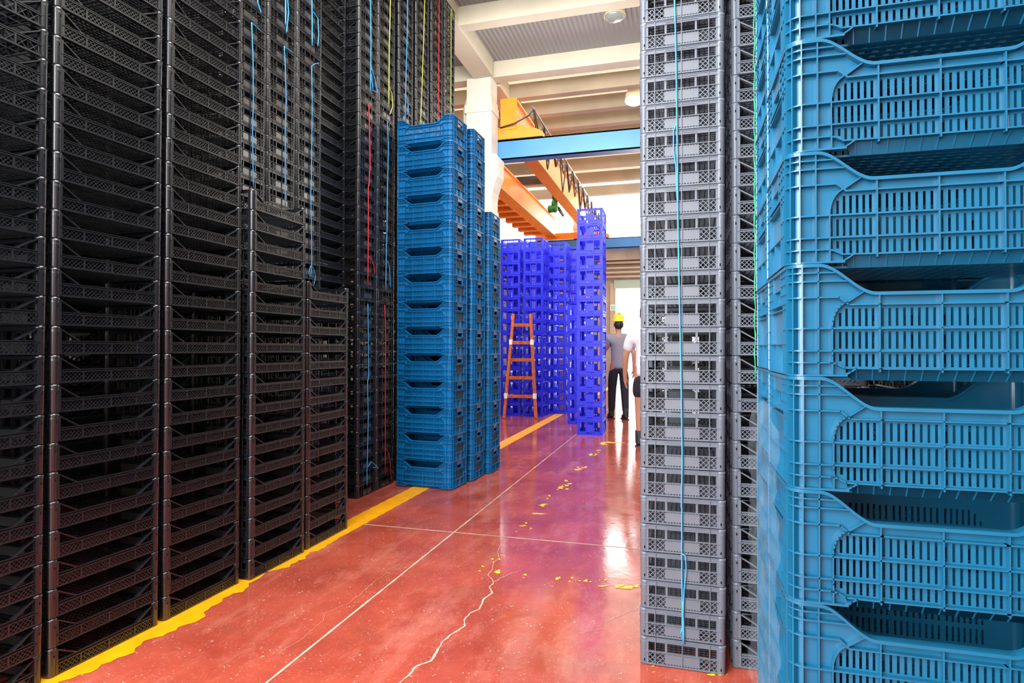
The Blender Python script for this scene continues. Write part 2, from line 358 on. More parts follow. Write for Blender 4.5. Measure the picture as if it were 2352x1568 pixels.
# ------------------------------------------------------------------ grey lattice crates (local: long side along y)
GP, GW, GL = .1348, .394, .592          # stacking height, short side, long side
def lattice(b, f, u0, u1, z0, z1, step, wd, th, m=0):
    # crossing diagonal bars clipped to the rectangle; f(u,z)->xyz, n = outward
    h = z1-z0; u = u0-h
    n = Vector(f(0,0,1))-Vector(f(0,0,0))
    while u < u1:
        for sgn in (1, -1):
            a, c = (u, z0), (u+h, z1)
            if sgn < 0: a, c = (u, z1), (u+h, z0)
            t0 = max(0, (u0-u)/h); t1 = min(1, (u1-u)/h)
            if t1-t0 > .08:
                p = (a[0]+h*t0, a[1]+(c[1]-a[1])*t0); q = (a[0]+h*t1, a[1]+(c[1]-a[1])*t1)
                b.bar(f(p[0], p[1], .0005*sgn), f(q[0], q[1], .0005*sgn), n, wd, th, m)
        u += step
def grey_parts(lite=False):
    P = {}
    st = .05 if lite else .0235
    # corner post with collar
    r = .0225
    b = MB(); cx, cy = GW/2-r, -(GL/2-r)
    b.lathe([(0,.001),(r*.86,.001),(r*.93,.006),(r*.95,.108),(r*.99,.112),(r*.93,.1145),(r*.99,.117),(r*.93,.1195),(r,.122),(r,.1335),(0,.1335)], cx, cy, 8 if lite else 14)
    if not lite:
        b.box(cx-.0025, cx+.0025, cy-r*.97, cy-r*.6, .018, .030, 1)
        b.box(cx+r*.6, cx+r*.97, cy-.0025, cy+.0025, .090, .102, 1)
    P['corner_post'] = b
    # long side facing +x
    b = MB(); X = GW/2-.008
    f = lambda u, z, w: (X+w, u, z)
    a = GL/2-.042
    lattice(b, f, -a, a, .010, .054, st if lite else .0205, .0030, .0030)
    b.box(X-.008, X+.004, -a-.012, a+.012, .004, .0115)
    b.box(X-.010, X+.006, -a-.012, a+.012, .0535, .0575)
    b.box(X-.010, X+.002, -a-.012, a+.012, .0640, .0672)
    b.box(X-.010, X-.007, -a-.012, a+.012, .0575, .064)
    for k in (-.145, 0, .145): b.box(X-.004, X+.005, k-.0035, k+.0035, .010, .056)
    for s in (-1, 1):
        b.box(X-.008, X+.006, s*(a+.006)-.006, s*(a+.006)+.006, .008, .124)
        b.box(X-.012, X+.004, min(s*a, s*(a+.028)), max(s*a, s*(a+.028)), .118, .1215)
        # sloping brace with a broad inner web
        p, q = (X-.010, s*(a-.002), .119), (X-.010, s*(a-.090), .0665)
        b.bar(p, q, (1,0,0), .0055, .024)
        b.add([(X-.024, s*a, .120), (X+.003, s*a, .120), (X-.012, s*(a-.070), .120)], [(0,1,2),(2,1,0)])
    P['side_panel'] = b
    # short end facing -y
    b = MB(); Y = -(GL/2-.008)
    f = lambda u, z, w: (u, Y-w, z)
    a = GW/2-.040
    lattice(b, f, -a, -.078, .011, .064, st, .0032, .0030); lattice(b, f, .078, a, .011, .064, st, .0032, .0030)
    if not lite:
        lattice(b, f, -.078, .078, .0105, .016, .013, .003, .003); lattice(b, f, -.078, .078, .0595, .065, .013, .003, .003)
    b.box(-a-.012, a+.012, Y-.005, Y+.008, .004, .0105)
    b.box(-a-.020, a+.020, Y-.008, Y+.006, .0645, .068)
    b.box(-a-.020, a+.020, Y-.003, Y+.006, .1135, .1335)
    b.box(-a-.022, a+.022, Y-.0065, Y+.006, .1125, .1155); b.box(-a-.022, a+.022, Y-.0065, Y+.006, .1305, .1335)
    if not lite: b.box(-.075, .075, Y-.006, Y, .1215, .1235)
    for k in (-.074, .066): b.box(k-.005, k+.005, Y-.003, Y+.006, .066, .116)
    for k in (-.124, 0, .124): b.box(k-.002, k+.002, Y-.0085, Y-.002, .008, .132)
    for s in (-1, 1): b.box(s*(a+.006)-.007, s*(a+.006)+.007, Y-.004, Y+.008, .008, .128)
    P['end_panel'] = b
    pb = MB(); pb.box(-.079, .079, Y-.0030, Y+.001, .0155, .0600)
    P['label_plate'] = pb
    # open mesh base
    b = MB(); z0, z1 = .003, .0075
    nx, ny = (7, 9) if lite else (15, 22)
    for i in range(nx+1):
        x = -GW/2+.016+(GW-.032)*i/nx; b.box(x-.0016, x+.0016, -GL/2+.014, GL/2-.014, z0, z1)
    for j in range(ny+1):
        y = -GL/2+.016+(GL-.032)*j/ny; wv = .0016 if j % 4 else .003; b.box(-GW/2+.014, GW/2-.014, y-wv, y+wv, z0-.0006, z1-.0006)
    P['base'] = b
    return P
RZ180 = Matrix.Rotation(math.pi, 4, 'Z'); MIR = Matrix.Scale(-1, 4, Vector((1,0,0)))
def mirrored(b):
    o = MB(); o.v = [(-x, y, z) for x, y, z in b.v]; o.f = [tuple(reversed(f)) for f in b.f]; o.m = list(b.m); o.sm = list(b.sm); return o
def crate_proto(P, mats, name, with_parts=True):
    """mats: dict part->material(s)."""
    if not with_parts:
        t = MB(); tot = [mats['side_panel']]; 
        for k, b in P.items():
            mi = 0
            if mats[k] is not mats['side_panel'] and not isinstance(mats[k], list):
                if mats[k] not in tot: tot.append(mats[k])
                mi = tot.index(mats[k])
            def put(bb, M=None):
                c = MB(); c.v = bb.v; c.f = bb.f; c.m = [mi]*len(bb.f); c.sm = bb.sm; t.merge(c, M)
            if k == 'base': put(b)
            elif k == 'corner_post' or k == 'corner':
                put(b); put(b, RZ180); mm = mirrored(b); put(mm); put(mm, RZ180)
            else: put(b); put(b, RZ180)
        return t.build(name, tot)
    root = empty(name)
    plate_me = P['label_plate'].mesh('label_plate', mats['label_plate']) if 'label_plate' in P else None
    for k, b in P.items():
        if k == 'label_plate': continue
        me = b.mesh(k, mats[k])
        def put(me_, rz):
            o = bpy.data.objects.new(k, me_); C.objects.link(o); o.parent = root; o.rotation_euler = (0,0,rz); return o
        if k == 'base': put(me, 0)
        elif k in ('corner_post', 'corner'):
            mm = mirrored(b).mesh(k, mats[k])
            put(me, 0); put(me, math.pi); put(mm, 0); put(mm, math.pi)
        else:
            for rz in (0, math.pi):
                o = put(me, rz)
                if k == 'end_panel' and 'label_plate' in P:
                    pm = plate_me
                    q = bpy.data.objects.new('label_plate', pm); C.objects.link(q); q.parent = o
    return root
GPARTS = grey_parts()
mats_dark = dict(corner_post=[M_GREY, M_DARK], side_panel=M_GREY, end_panel=M_GREY, base=M_GREY, label_plate=M_PLATE)
mats_grey = dict(corner_post=[M_GREY2, M_DARK], side_panel=M_GREY2, end_panel=M_GREY2, base=M_GREY2, label_plate=M_PLATE2)

ONES = 'first second third fourth fifth sixth seventh eighth ninth tenth eleventh twelfth thirteenth fourteenth fifteenth sixteenth seventeenth eighteenth nineteenth'.split()
def ordw(n):
    if n < 20: return ONES[n-1]
    t = {2: 'twenty', 3: 'thirty', 4: 'forty'}[n//10]
    return (t[:-1]+'ieth') if n % 10 == 0 else t+'-'+ONES[n % 10-1]

USED = set()
def place(proto, loc, rz, label, cat, group, sc=None):
    if proto not in USED:
        USED.add(proto); o = proto
        index_kids(proto)
    else: o = copy_tree(proto)
    o.location = loc; o.rotation_euler = (0,0,rz)
    o.scale = sc or (1, 1, 1)
    return tag(o, label, cat, group)

BULK = []          # (x,y,z,rz) of crates that go into the one mass object
def stack(proto, x, y, rz, k0, k1, look, where, group, lean=(0,0), k_top=None, k_low=0, count_from='floor', P=GP, cat='crate', bulk=True, jit=.0015, sc=None):
    rnd = random.Random(int(x*977+y*131))
    for k in range(k_low, k_top or k1):
        jx, jy, jr = rnd.uniform(-jit, jit), rnd.uniform(-jit, jit), rnd.uniform(-2.4*jit, 2.4*jit)
        z = k*P; pos = (x+jx+lean[0]*z, y+jy+lean[1]*z, z)
        if k0 <= k < k1:
            n_ = k-k0+1
            if count_from == 'floor': ps = 'lowest' if k == 0 else ordw(k+1)+' from the floor'
            else: ps = 'lowest visible' if n_ == 1 else ordw(n_)+' visible up'
            place(proto, pos, rz+jr, f'{look}, {ps}, in the {where}', cat, group, sc)
        elif bulk: BULK.append((*pos, rz+jr, *(sc or (1, 1, 1))[:2]))
G_dark = crate_proto(GPARTS, mats_dark, 'lattice_crate')
G_grey = crate_proto(GPARTS, mats_grey, 'lattice_crate')
G_solid = crate_proto(GPARTS, mats_dark, 'lattice_crate', with_parts=False)

FX = -GW/2      # front plane offset for long sides facing the aisle
front = [  # x_front, y_near, rot, visible k, stack, where
    (-2.79, 1.505, 0, 0, 21, 26, 'third full stack from the stepped pair', 'visible'),
    (-2.785, 2.115, .030, 0, 26, 30, 'second full stack from the stepped pair', 'floor'),
    (-2.765, 2.735, .015, 0, 28, 31, 'full stack next to the stepped pair', 'floor'),
    (-2.713, 3.368, .006, 0, 19, 19, 'taller of the stepped pair', 'floor'),
    (-2.718, 3.990, -.004, 0, 15, 15, 'shorter of the stepped pair', 'floor')]
def from_corner(xf, yn, a):
    # near front corner + clockwise rotation a of the long side -> centre and rz
    lx, ly = math.sin(a), math.cos(a)
    return xf+lx*GL/2-ly*GW/2, yn+ly*GL/2+lx*GW/2, -a
for xf, yn, a, k0, k1, kt, wh, cf in front:
    x, y, rz = from_corner(xf, yn, a)
    if cf == 'visible': k0 = 1
    stack(G_dark, x, y, rz, k0, k1, 'charcoal lattice crate', wh, 'charcoal crates along the yellow line', k_top=kt, count_from=cf)
# back row, short ends to the aisle, tied with blue twine
XB = -3.215
for yc, k0, k1, wh in ((3.960, 19, 31, 'first blue-corded stack behind stepped pair'),
                       (4.347, 19, 33, 'middle blue-corded stack behind stepped pair'),
                       (4.734, 14, 34, 'blue-corded stack beside dark recess')):
    stack(G_dark, XB-GL/2, yc, R90, k0, k1, 'charcoal crate end', wh, 'blue-corded crates behind the front row', k_top=40, count_from='visible', jit=.001, sc=(.965, 1, 1))
# dark recess: long sides facing the aisle
stack(G_solid, -3.29-GW/2, 5.198, 0, 13, 36, 'unlit charcoal crate', 'dark recess', 'crates in the dark recess', k_top=44, count_from='visible', jit=.001, sc=(1, .895, 1))
# far tall block
XE = -3.147
stack(G_solid, XE-GL/2, 5.474+.197, R90, 0, 38, 'black crate end', 'corded stack touching the dark recess', 'black end-on crates of the far block', k_top=47)
stack(G_solid, XE-GL/2, 5.876+.197, R90, 0, 39, 'black crate end', 'corded stack touching the blue tower', 'black end-on crates of the far block', k_top=47)
for yc in (6.36, 6.83, 7.30, 7.75):
    stack(G_solid, XE-GL/2, yc+.2, R90, 0, 0, '', '', '', k_top=47)
for q in range(3):                                    # ranks of crates behind the visible ones
    for yi in range(9):
        yc = .95+yi*.61
        if q == 0 and yc > 3.45: continue
        for k in range(0, 34): BULK.append((-3.42-.42*q-(.45 if q and yc > 3.2 else 0), yc, k*GP, 0))
for yc in (3.93, 4.54, 5.15):
    for xc in (-.02, .39): 
        for k in range(31): BULK.append((xc, yc+.02, k*GP+(.06 if yc > 4 else 0), 0))
for xc, yc in ((1.25, .74), (1.25, 1.35), (1.25, 1.965), (1.035, 2.87), (1.035, 3.48)):  # unseen stacks added to keep light out of the sky-blue tower
    for k in range(31): BULK.append((xc, yc, k*GP, 0))
for yc in (5.66, 6.07, 6.56, 7.03, 7.50, 7.95):      # second rank behind
    for k in range(38, 47): BULK.append((XE-GL*1.5-.02, yc, k*GP, R90))
# grey stacks across the aisle
ax, ay = -.2027, 3.0045
a = -.010
x = ax+GW/2*math.cos(a)-GL/2*math.sin(a); y = ay+GW/2*math.sin(a)+GL/2*math.cos(a)
stack(G_grey, x, y, a, 0, 24, 'mid grey lattice crate end', 'blue-corded stack by the aisle', 'grey crates by the aisle', k_top=31)
stack(G_grey, .222+GL/2, 3.085+GW/2, R90, 0, 24, 'mid grey lattice crate side', 'uncorded stack behind sky-blue tower', 'grey crates behind the sky-blue tower', k_top=31)

# the rest of the crates: hidden lower layers, rows beyond, layers above and added light blockers, as one mass
LP = grey_parts(lite=True); lite = MB()
for k, b in LP.items():
    if k == 'base': lite.merge(b)
    elif k == 'corner_post':
        lite.merge(b); lite.merge(b, RZ180); mm = mirrored(b); lite.merge(mm); lite.merge(mm, RZ180)
    else:
        c = MB(); c.v, c.f, c.sm = b.v, b.f, b.sm; c.m = [1 if k == 'label_plate' else 0]*len(b.f)
        lite.merge(c); lite.merge(c, RZ180)
import numpy as np
def bulk_mesh(proto, places, name, mats):
    V = np.array(proto.v, dtype=np.float64); nv = len(V)
    out = np.empty((len(places)*nv, 3))
    faces = []; ms = []; sm = []
    for i, pl in enumerate(places):
        x, y, z, rz = pl[:4]; sx, sy = pl[4:6] if len(pl) > 4 else (1, 1)
        c, s = math.cos(rz), math.sin(rz)
        out[i*nv:(i+1)*nv, 0] = V[:, 0]*sx*c-V[:, 1]*sy*s+x; out[i*nv:(i+1)*nv, 1] = V[:, 0]*sx*s+V[:, 1]*sy*c+y; out[i*nv:(i+1)*nv, 2] = V[:, 2]+z
        o = i*nv; faces += [tuple(j+o for j in f) for f in proto.f]; ms += proto.m; sm += proto.sm
    me = bpy.data.meshes.new(name); me.from_pydata(out.tolist(), [], faces)
    for m in mats: me.materials.append(m)
    me.polygons.foreach_set('material_index', ms); me.polygons.foreach_set('use_smooth', sm); me.update()
    o = bpy.data.objects.new(name, me); C.objects.link(o); return o
tag(bulk_mesh(lite, BULK, 'stacked_crate_mass', [M_GREY, M_PLATE]), 'mass of black crates beyond the two corded stacks of the far block', 'crates', kind='stuff')

# ------------------------------------------------------------------ blue display crates (local: dipped long side facing -y)
BP, BL, BW = .2875, .69, .410
BR = .042; DIP = .074
def rim(u):
    u = abs(u)
    if u >= .272: return BP-.004
    if u <= .142: return BP-.004-DIP
    t = (u-.142)/(.130); t = t*t*(3-2*t)
    return BP-.004-DIP+DIP*t
def blue_parts():
    P = {}; H = BP
    hw = BL/2-BR; yo = BW/2
    f = lambda u, z, w: (u, -(yo-.018)-w, z)
    b = MB()
    # wall with slots, bottom skirt excluded
    za, zb, zc, zd, ze, zf_, zg = H-.262, H-.230, H-.217, H-.174, H-.160, H-.115, H-.107
    rows = [(za, zb), (zc, zd), (ze, zf_)]
    slots = []
    for sg in (-1, 1):
        slots += [sg*(.0105+.0163*k) for k in range(8)]+[sg*(.1455+.0150*k) for k in range(7)]
    slots.sort()
    us = [-hw]
    for u in slots: us += [u-.0031, u+.0031]
    us += [hw]
    zs = [H-.267, za, H-.249, zb, zc, zd, ze, H-.147, H-.126, zf_, zg]
    def hole(u, z):
        inrow = any(r0 < z < r1 for r0, r1 in rows)
        if abs(u) > .230 and (z > H-.147 or z < H-.249): return False
        if abs(u) > .215 and (z > H-.126 or z < H-.249): return False
        return inrow and any(abs(u-s_) < .0031 for s_ in slots)
    b.wall(us, zs, hole, -.003, 0, f)
    # upper plate following the dipped rim
    cols = [-hw+2*hw*i/60 for i in range(61)]
    for i in range(60):
        u0, u1 = cols[i], cols[i+1]
        q = [(u0, zg), (u1, zg), (u1, rim(u1)), (u0, rim(u0))]
        b.prism(q, lambda u, z, w: f(u, z, w), 0, -.003)
    # rim lip
    for i in range(60):
        u0, u1 = cols[i], cols[i+1]
        b.prism([(u0, rim(u0)-.0055), (u1, rim(u1)-.0055), (u1, rim(u1)+.003), (u0, rim(u0)+.003)], lambda u, z, w: f(u, z, w), .0198, -.010)
    # corner blocks of the wall below the skirt, skirt under the middle
    for s in (-1, 1):
        u0, u1 = sorted((s*hw, s*.208)); b.box(u0, u1, -(yo-.018), -(yo-.021), .002, H-.267)
        b.box(u0, u1, -yo-.0005, -(yo-.02), .000, .005)
    q = [(-.235, .016), (-.215, 0.004), (.215, .004), (.235, .016), (.235, .0215), (-.235, .0215)]
    b.add([(-.206, -(yo-.016), .0215), (.206, -(yo-.016), .0215), (.192, -(yo-.036), -.010), (-.192, -(yo-.036), -.010)], [(0,3,2,1),(0,1,2,3)])
    for k in range(-5, 6): b.bar((k*.037, -(yo-.015), .020), (k*.036, -(yo-.036), -.009), (1,0,0), .004, .003)
    def rib(pts, th=.0036, w1=.0172):
        for p, q in zip(pts[:-1], pts[1:]):
            d = Vector((q[0]-p[0], q[1]-p[1])); L_ = d.length
            if L_ < 1e-6: continue
            n = Vector((-d.y, d.x))/L_*th/2; d = d/L_*th*.4
            b.prism([(p[0]-d.x-n.x, p[1]-d.y-n.y), (q[0]+d.x-n.x, q[1]+d.y-n.y), (q[0]+d.x+n.x, q[1]+d.y+n.y), (p[0]-d.x+n.x, p[1]-d.y+n.y)], lambda u, z, w: f(u, z, w), 0, w1)
    for s in (-1, 1):
        rib([(s*hw, H-.024), (s*.236, H-.024)]); rib([(s*hw, H-.046), (s*.209, H-.046)])
        rib([(s*hw, H-.087), (s*.226, H-.087), (s*.204, H-.106), (s*.130, H-.106)])
        rib([(s*hw, H-.253), (s*.246, H-.253), (s*.232, H-.256), (s*.213, H-.266), (s*.13, H-.267)])
        rib([(s*hw, .003), (s*.215, .003), (s*.200, .012), (s*.188, .0205)])
        rib([(s*.274, H-.010), (s*.274, .004)])
        arc = [(s*.242, H-.235), (s*.242, H-.160)]+[(s*(.242-.044*(1-math.cos(t))), H-.160+.062*math.sin(t)) for t in [math.pi/2*k/8 for k in range(1, 8)]]+[(s*.172, H-.075)]
        rib(arc, .003); rib([(s*.242, H-.235), (s*.242, .004)])
    for z in (H-.166, H-.223): rib([(-hw, z), (hw, z)])
    rib([(-.132, H-.106), (.132, H-.106)]); rib([(-.132, H-.267), (.132, H-.267)])
    for u in (-.135, 0, .135): rib([(u, rim(u)-.003), (u, H-.274)], .0034)
    P['side_panel'] = b
    # short end facing +x with hand hole and smooth panel
    b = MB(); hv = BW/2-BR; xo = BL/2
    g = lambda u, z, w: ((xo-.018)+w, u, z)
    us = [-hv, -.058, .058, hv]; zs = [.002, H-.090, H-.052, H-.003]
    b.wall(us, zs, lambda u, z: abs(u) < .058 and H-.090 < z < H-.052, -.003, 0, g)
    def ribx(u0, u1, z0, z1, w1=.0175): b.box(xo-.018, xo-.018+w1, u0, u1, z0, z1)
    ribx(-hv, hv, H-.0095, H-.001, .0195)
    ribx(-.072, .072, H-.052, H-.008, .0120)
    for z in (H-.098, H-.112, H-.205, .003): ribx(-hv, hv, z-.0014, z+.0014)
    for u in (-.110, .110): ribx(u-.0014, u+.0014, .004, H-.004)
    for u in (-.072, .072): ribx(u-.0016, u+.0016, H-.098, H-.008)
    for u in (-.004,): ribx(u-.0016, u+.0016, .004, H-.205)
    for s in (-1, 1):
        for z in (H-.024, H-.046, H-.072): ribx(min(s*.072, s*hv), max(s*.072, s*hv), z-.0013, z+.0013)
        ribx(s*.145-.0013, s*.145+.0013, .004, H-.004)
    for z in (H-.166,): 
        for s in (-1, 1): ribx(min(s*.110, s*hv), max(s*.110, s*hv), z-.0013, z+.0013)
    P['end_panel'] = b
    pb = MB(); pb.box(xo-.018, xo-.0145, -.1085, .1085, H-.2035, H-.1135); P['label_plate'] = pb
    # rounded corner at (+x,-y)
    b = MB(); cx, cy = xo-BR, -(yo-BR); n = 9
    def arcw(r0, r1, z0, z1):
        ri = []; 
        for k in range(n+1):
            t = -math.pi/2+math.pi/2*k/n; ri.append((math.cos(t), math.sin(t)))
        vs_ = []; fs = []
        for (c_, s_) in ri:
            vs_ += [(cx+r0*c_, cy+r0*s_, z0), (cx+r1*c_, cy+r1*s_, z0), (cx+r1*c_, cy+r1*s_, z1), (cx+r0*c_, cy+r0*s_, z1)]
        for k in range(n):
            i, j = 4*k, 4*k+4
            for e0, e1 in ((0,1),(1,2),(2,3),(3,0)): fs.append((i+e0, i+e1, j+e1, j+e0))
        fs += [(3,2,1,0), (4*n, 4*n+1, 4*n+2, 4*n+3)]
        b.add(vs_, fs)
    arcw(BR-.021, BR-.018, .002, H-.004)
    arcw(BR-.026, BR+.0018, H-.0095, H-.001); arcw(BR-.026, BR, .000, .004)
    for z in (H-.024, H-.046, H-.087, H-.166, H-.223, H-.253): arcw(BR-.018, BR-.0005, z-.0018, z+.0018)
    for t in (-1.36, -.80, -.25):
        c_, s_ = math.cos(t), math.sin(t)
        for z0, z1 in ((.004, H-.087), (H-.087, H-.008)) if t == -.80 else ((.004, H-.008),):
            b.bar((cx+(BR-.008)*c_, cy+(BR-.008)*s_, z0), (cx+(BR-.008)*c_, cy+(BR-.008)*s_, z1), (c_, s_, 0), .0034, .018)
    P['corner'] = b
    b = MB()
    for i in range(19):
        x = -xo+.05+(BL-.10)*i/18; b.box(x-.0085, x+.0085, -yo+.046, yo-.046, -.0095, -.0035)
    for j in range(12):
        y = -yo+.048+(BW-.096)*j/11; b.box(-xo+.046, xo-.046, y-.0080, y+.0080, -.0100, -.004)
    P['base'] = b
    return P
BPARTS = blue_parts()
def bm(m, mp): return dict(side_panel=m, end_panel=m, corner=m, base=m, label_plate=mp)
B_sky = crate_proto(BPARTS, bm(M_BLUE, M_BLUE), 'blue_crate')
B_teal = crate_proto(BPARTS, bm(M_TEAL, M_TEALP), 'blue_crate')
BZ = .0105                        # base grid reaches just below the corner feet: lift
def bstack(proto, x, y, rz, k0, k1, look, where, group, lean=(0,0), cf='floor', k_low=0, jit=.003):
    rnd = random.Random(int(x*1000+y*77))
    for k in range(k_low, k1):
        pos = (x+rnd.uniform(-jit, jit)+lean[0]*k*BP, y+rnd.uniform(-jit, jit)+lean[1]*k*BP, BZ+k*BP)
        n_ = k-k0+1
        ps = ('lowest' if k == 0 else ordw(k+1)+' from the floor') if cf == 'floor' else ('lowest visible' if n_ == 1 else ordw(n_)+' visible up')
        place(proto, pos, rz+rnd.uniform(-.008, .008), f'{look}, {ps}, in the {where}', 'crate', group)
# nearest tower on the right of the aisle, two stacks deep
bstack(B_sky, .258+BL/2, 1.70+BW/2, 0, 2, 14, 'sky-blue dipped crate', 'tower closest to the viewer', 'sky-blue crates of the near tower', cf='visible', k_low=2)
for k in range(0, 2):
    place(B_sky, (.258+BL/2, 1.70+BW/2, BZ+k*BP), 0, 'sky-blue crate below the frame at the foot of the nearest tower', 'crate', 'buried sky-blue crates')
bstack(B_sky, .272+BL/2, 2.125+BW/2, 0, 0, 14, 'sky-blue crate end', 'film-wrapped stack by grey crates', 'sky-blue crates of the film-wrapped stack')
# middle group by the yellow line
def bcorner(xr, yf, a):
    # right front corner and clockwise rotation -> centre
    c_, s_ = math.cos(a), math.sin(a)
    return xr-c_*BL/2+s_*BW/2, yf+s_*BL/2+c_*BW/2, -a
x, y, rz = bcorner(-2.372, 6.075, .075)
bstack(B_teal, x, y, rz, 0, 14, 'teal-blue dipped crate', 'front stack by the yellow line', 'teal-blue crates of the front stack', lean=(0, 0))
x, y, rz = bcorner(-2.300, 6.556, .02)
bstack(B_teal, x, y, rz, 0, 14, 'teal-blue crate', 'middle stack wedged between the other two', 'teal-blue crates of the middle stack')
x, y, rz = bcorner(-2.235, 7.0, .01)
bstack(B_teal, x, y, rz, 0, 11, 'teal-blue crate', 'shorter rear stack beside the ladder', 'teal-blue crates of the rear stack')

# ------------------------------------------------------------------ ultramarine bottle crates (local: short end faces -y)
VP_, VW, VL = .2655, .452, .590
def violet_parts(plate=True):
    P = {}; H = VP_-.003; t = .005
    def side(fn, Wd, plate):
        b = MB(); hw = Wd/2-.004
        w1, w2 = Wd*.11, Wd*.345
        A, Bq = -Wd/2+Wd*.115, -Wd/2+Wd*.335
        us = sorted(set([-hw, hw, A, Bq, -A, -Bq]+[round(-Wd*.38+Wd*.76*i/18, 5) for i in range(19)]))
        zs = [.004, .020, .046, .062, .078, .094, .110, .126, .142, .158, .168, .178, .222, .240, H]
        def hole(u, z):
            if A < u < Bq or -Bq < u < -A:
                return .062 < z < .222
            fine = (int((u+Wd*.38)/(Wd*.76/18)) % 2 == 0) and abs(u) < Wd*.38
            if .020 < z < .046: return fine
            if abs(u) < Wd*.13:
                if .178 < z < .222: return True
                if not plate and .062 < z < .168: return fine and int((z-.062)/.016) % 2 == 0
            return False
        b.wall(us, zs, hole, -t, 0, fn)
        for z in (.004, .054, .230, H-.005):
            b.prism([(-hw, z-.003), (hw, z-.003), (hw, z+.003), (-hw, z+.003)], fn, 0, .007)
        for u in (-hw, -Wd*.40, Wd*.40, hw, -Wd*.15, Wd*.15):
            b.prism([(u-.0025, .004), (u+.0025, .004), (u+.0025, H), (u-.0025, H)], fn, 0, .0065)
        return b
    P['end_panel'] = side(lambda u, z, w: (u, -(VL/2-.007)-w, z), VW, plate)
    P['side_panel'] = side(lambda u, z, w: ((VW/2-.007)+w, u, z), VL, False)
    b = MB()
    b.box(VW/2-.022, VW/2, -VL/2, -VL/2+.022, .001, H)
    for z in (.05, .10, .15, .20): b.box(VW/2-.024, VW/2+.001, -VL/2-.001, -VL/2+.024, z-.002, z+.002)
    P['corner_post'] = b
    b = MB()
    for i in range(9):
        x = -VW/2+.014+(VW-.028)*i/8; b.box(x-.004, x+.004, -VL/2+.012, VL/2-.012, .003, .009)
    for i in range(11):
        y = -VL/2+.014+(VL-.028)*i/10; b.box(-VW/2+.012, VW/2-.012, y-.004, y+.004, .002, .008)
    P['base'] = b
    return P
mv = dict(side_panel=M_VIO, end_panel=M_VIO, corner_post=M_VIO, base=M_VIO)
V_plate = crate_proto(violet_parts(True), mv, 'bottle_crate')
V_grid = crate_proto(violet_parts(False), mv, 'bottle_crate')
def vstack(proto, xl, yf, a, n, where, group):
    rnd = random.Random(int(xl*511+yf*39))
    c_, s_ = math.cos(a), math.sin(a)
    x, y = xl+c_*VW/2-s_*VL/2, yf+s_*VW/2+c_*VL/2
    for k in range(n):
        ps = 'lowest' if k == 0 else ('topmost' if k == n-1 else ordw(k+1)+' from the floor')
        place(proto, (x+rnd.uniform(-.003, .003), y+rnd.uniform(-.003, .003), k*VP_), a+rnd.uniform(-.005, .005), f'ultramarine bottle crate, {ps}, in the {where}', 'crate', group)
vstack(V_plate, -1.802, 10.63, .02, 15, 'tower standing alone in the aisle', 'bottle crates of the aisle tower')
vstack(V_grid, -2.235, 12.08, .02, 9, 'low stack behind the aisle tower', 'bottle crates of the low stack')
vstack(V_grid, -3.975, 13.17, .03, 15, 'stack the ladder leans on', 'bottle crates behind the ladder')
vstack(V_grid, -3.44, 13.15, .02, 15, 'stack behind ladder nearer yellow line', 'bottle crates behind the ladder')
vstack(V_grid, -3.98, 13.80, .02, 15, 'second rank seen through ladder stacks', 'bottle crates of the second rank')
vstack(V_grid, -3.46, 14.46, .02, 15, 'third rank seen through ladder stacks', 'bottle crates of the second rank')
vstack(V_grid, -3.06, 13.86, .02, 15, 'stack one step behind the ladder stacks', 'bottle crates of the back rows')
vstack(V_grid, -2.78, 14.60, .02, 15, 'rearmost stack before the aisle tower', 'bottle crates of the back rows')

# ------------------------------------------------------------------ twines
TW_R = .0045
def twine(X, pts, m, label, loops=(), r=TW_R, plane='X'):
    def P3(p): return atX(p[0], p[1], X) if plane == 'X' else atY(p[0], p[1], X)
    b = MB()
    def poly(pp):
        out = []
        for a_, c_ in zip(pp[:-1], pp[1:]):
            for k in range(4): out.append(P3((a_[0]+(c_[0]-a_[0])*k/4, a_[1]+(c_[1]-a_[1])*k/4)))
        out.append(P3(pp[-1])); return out
    b.tube(poly(pts), r, 6)
    root = b.build('baling_twine', m)
    for lp in loops:
        q = MB(); q.tube(poly(lp), r*.8, 6); q.build('loose_end', m, root)
    return tag(root, label, 'twine', 'twines tied down the crate stacks')
XT = XB+.012
twine(XT, [(578,52),(581,130),(582,230),(580,300),(581,380),(582,432)], M_TW_B, 'blue twine down the first corded stack behind the stepped pair', [[(578,52),(588,60),(600,73)]])
twine(XT, [(590,-20),(592,5),(596,18),(600,30)], M_TW_B, 'short blue twine end above the first corded stack', r=.006)
twine(XT, [(656,-30),(656,30),(656,57)], M_TW_B, 'upper blue twine on the middle corded stack', [[(659,-20),(663,28),(660,55),(658,75)]], r=.006)
twine(XT, [(653,106),(655,150),(657,230),(655,300),(655,400),(655,475)], M_TW_B, 'lower blue twine on the middle corded stack', [[(654,108),(663,114),(673,121)]])
twine(XT, [(716,-30),(717,50),(717,105)], M_TW_B, 'upper blue twine with hanging end, stack before the dark recess', [[(720,28),(730,42),(732,80),(730,106)]], r=.006)
twine(XT, [(716,153),(717,240),(716,340),(715,425),(714,440),(715,520),(716,600),(714,635)], M_TW_B, 'long lower blue twine, stack before the dark recess', [[(714,153),(722,147),(732,145)], [(714,610),(709,625),(711,634),(720,636)], [(715,610),(722,622),(725,634),(721,655)]])
XTE = XE+.012
twine(XTE, [(851,-20),(852,100),(851,210)], M_TW_B, 'blue twine high on the stack touching the dark recess', [[(853,155),(862,185),(867,213),(857,208),(853,170)]], r=.006)
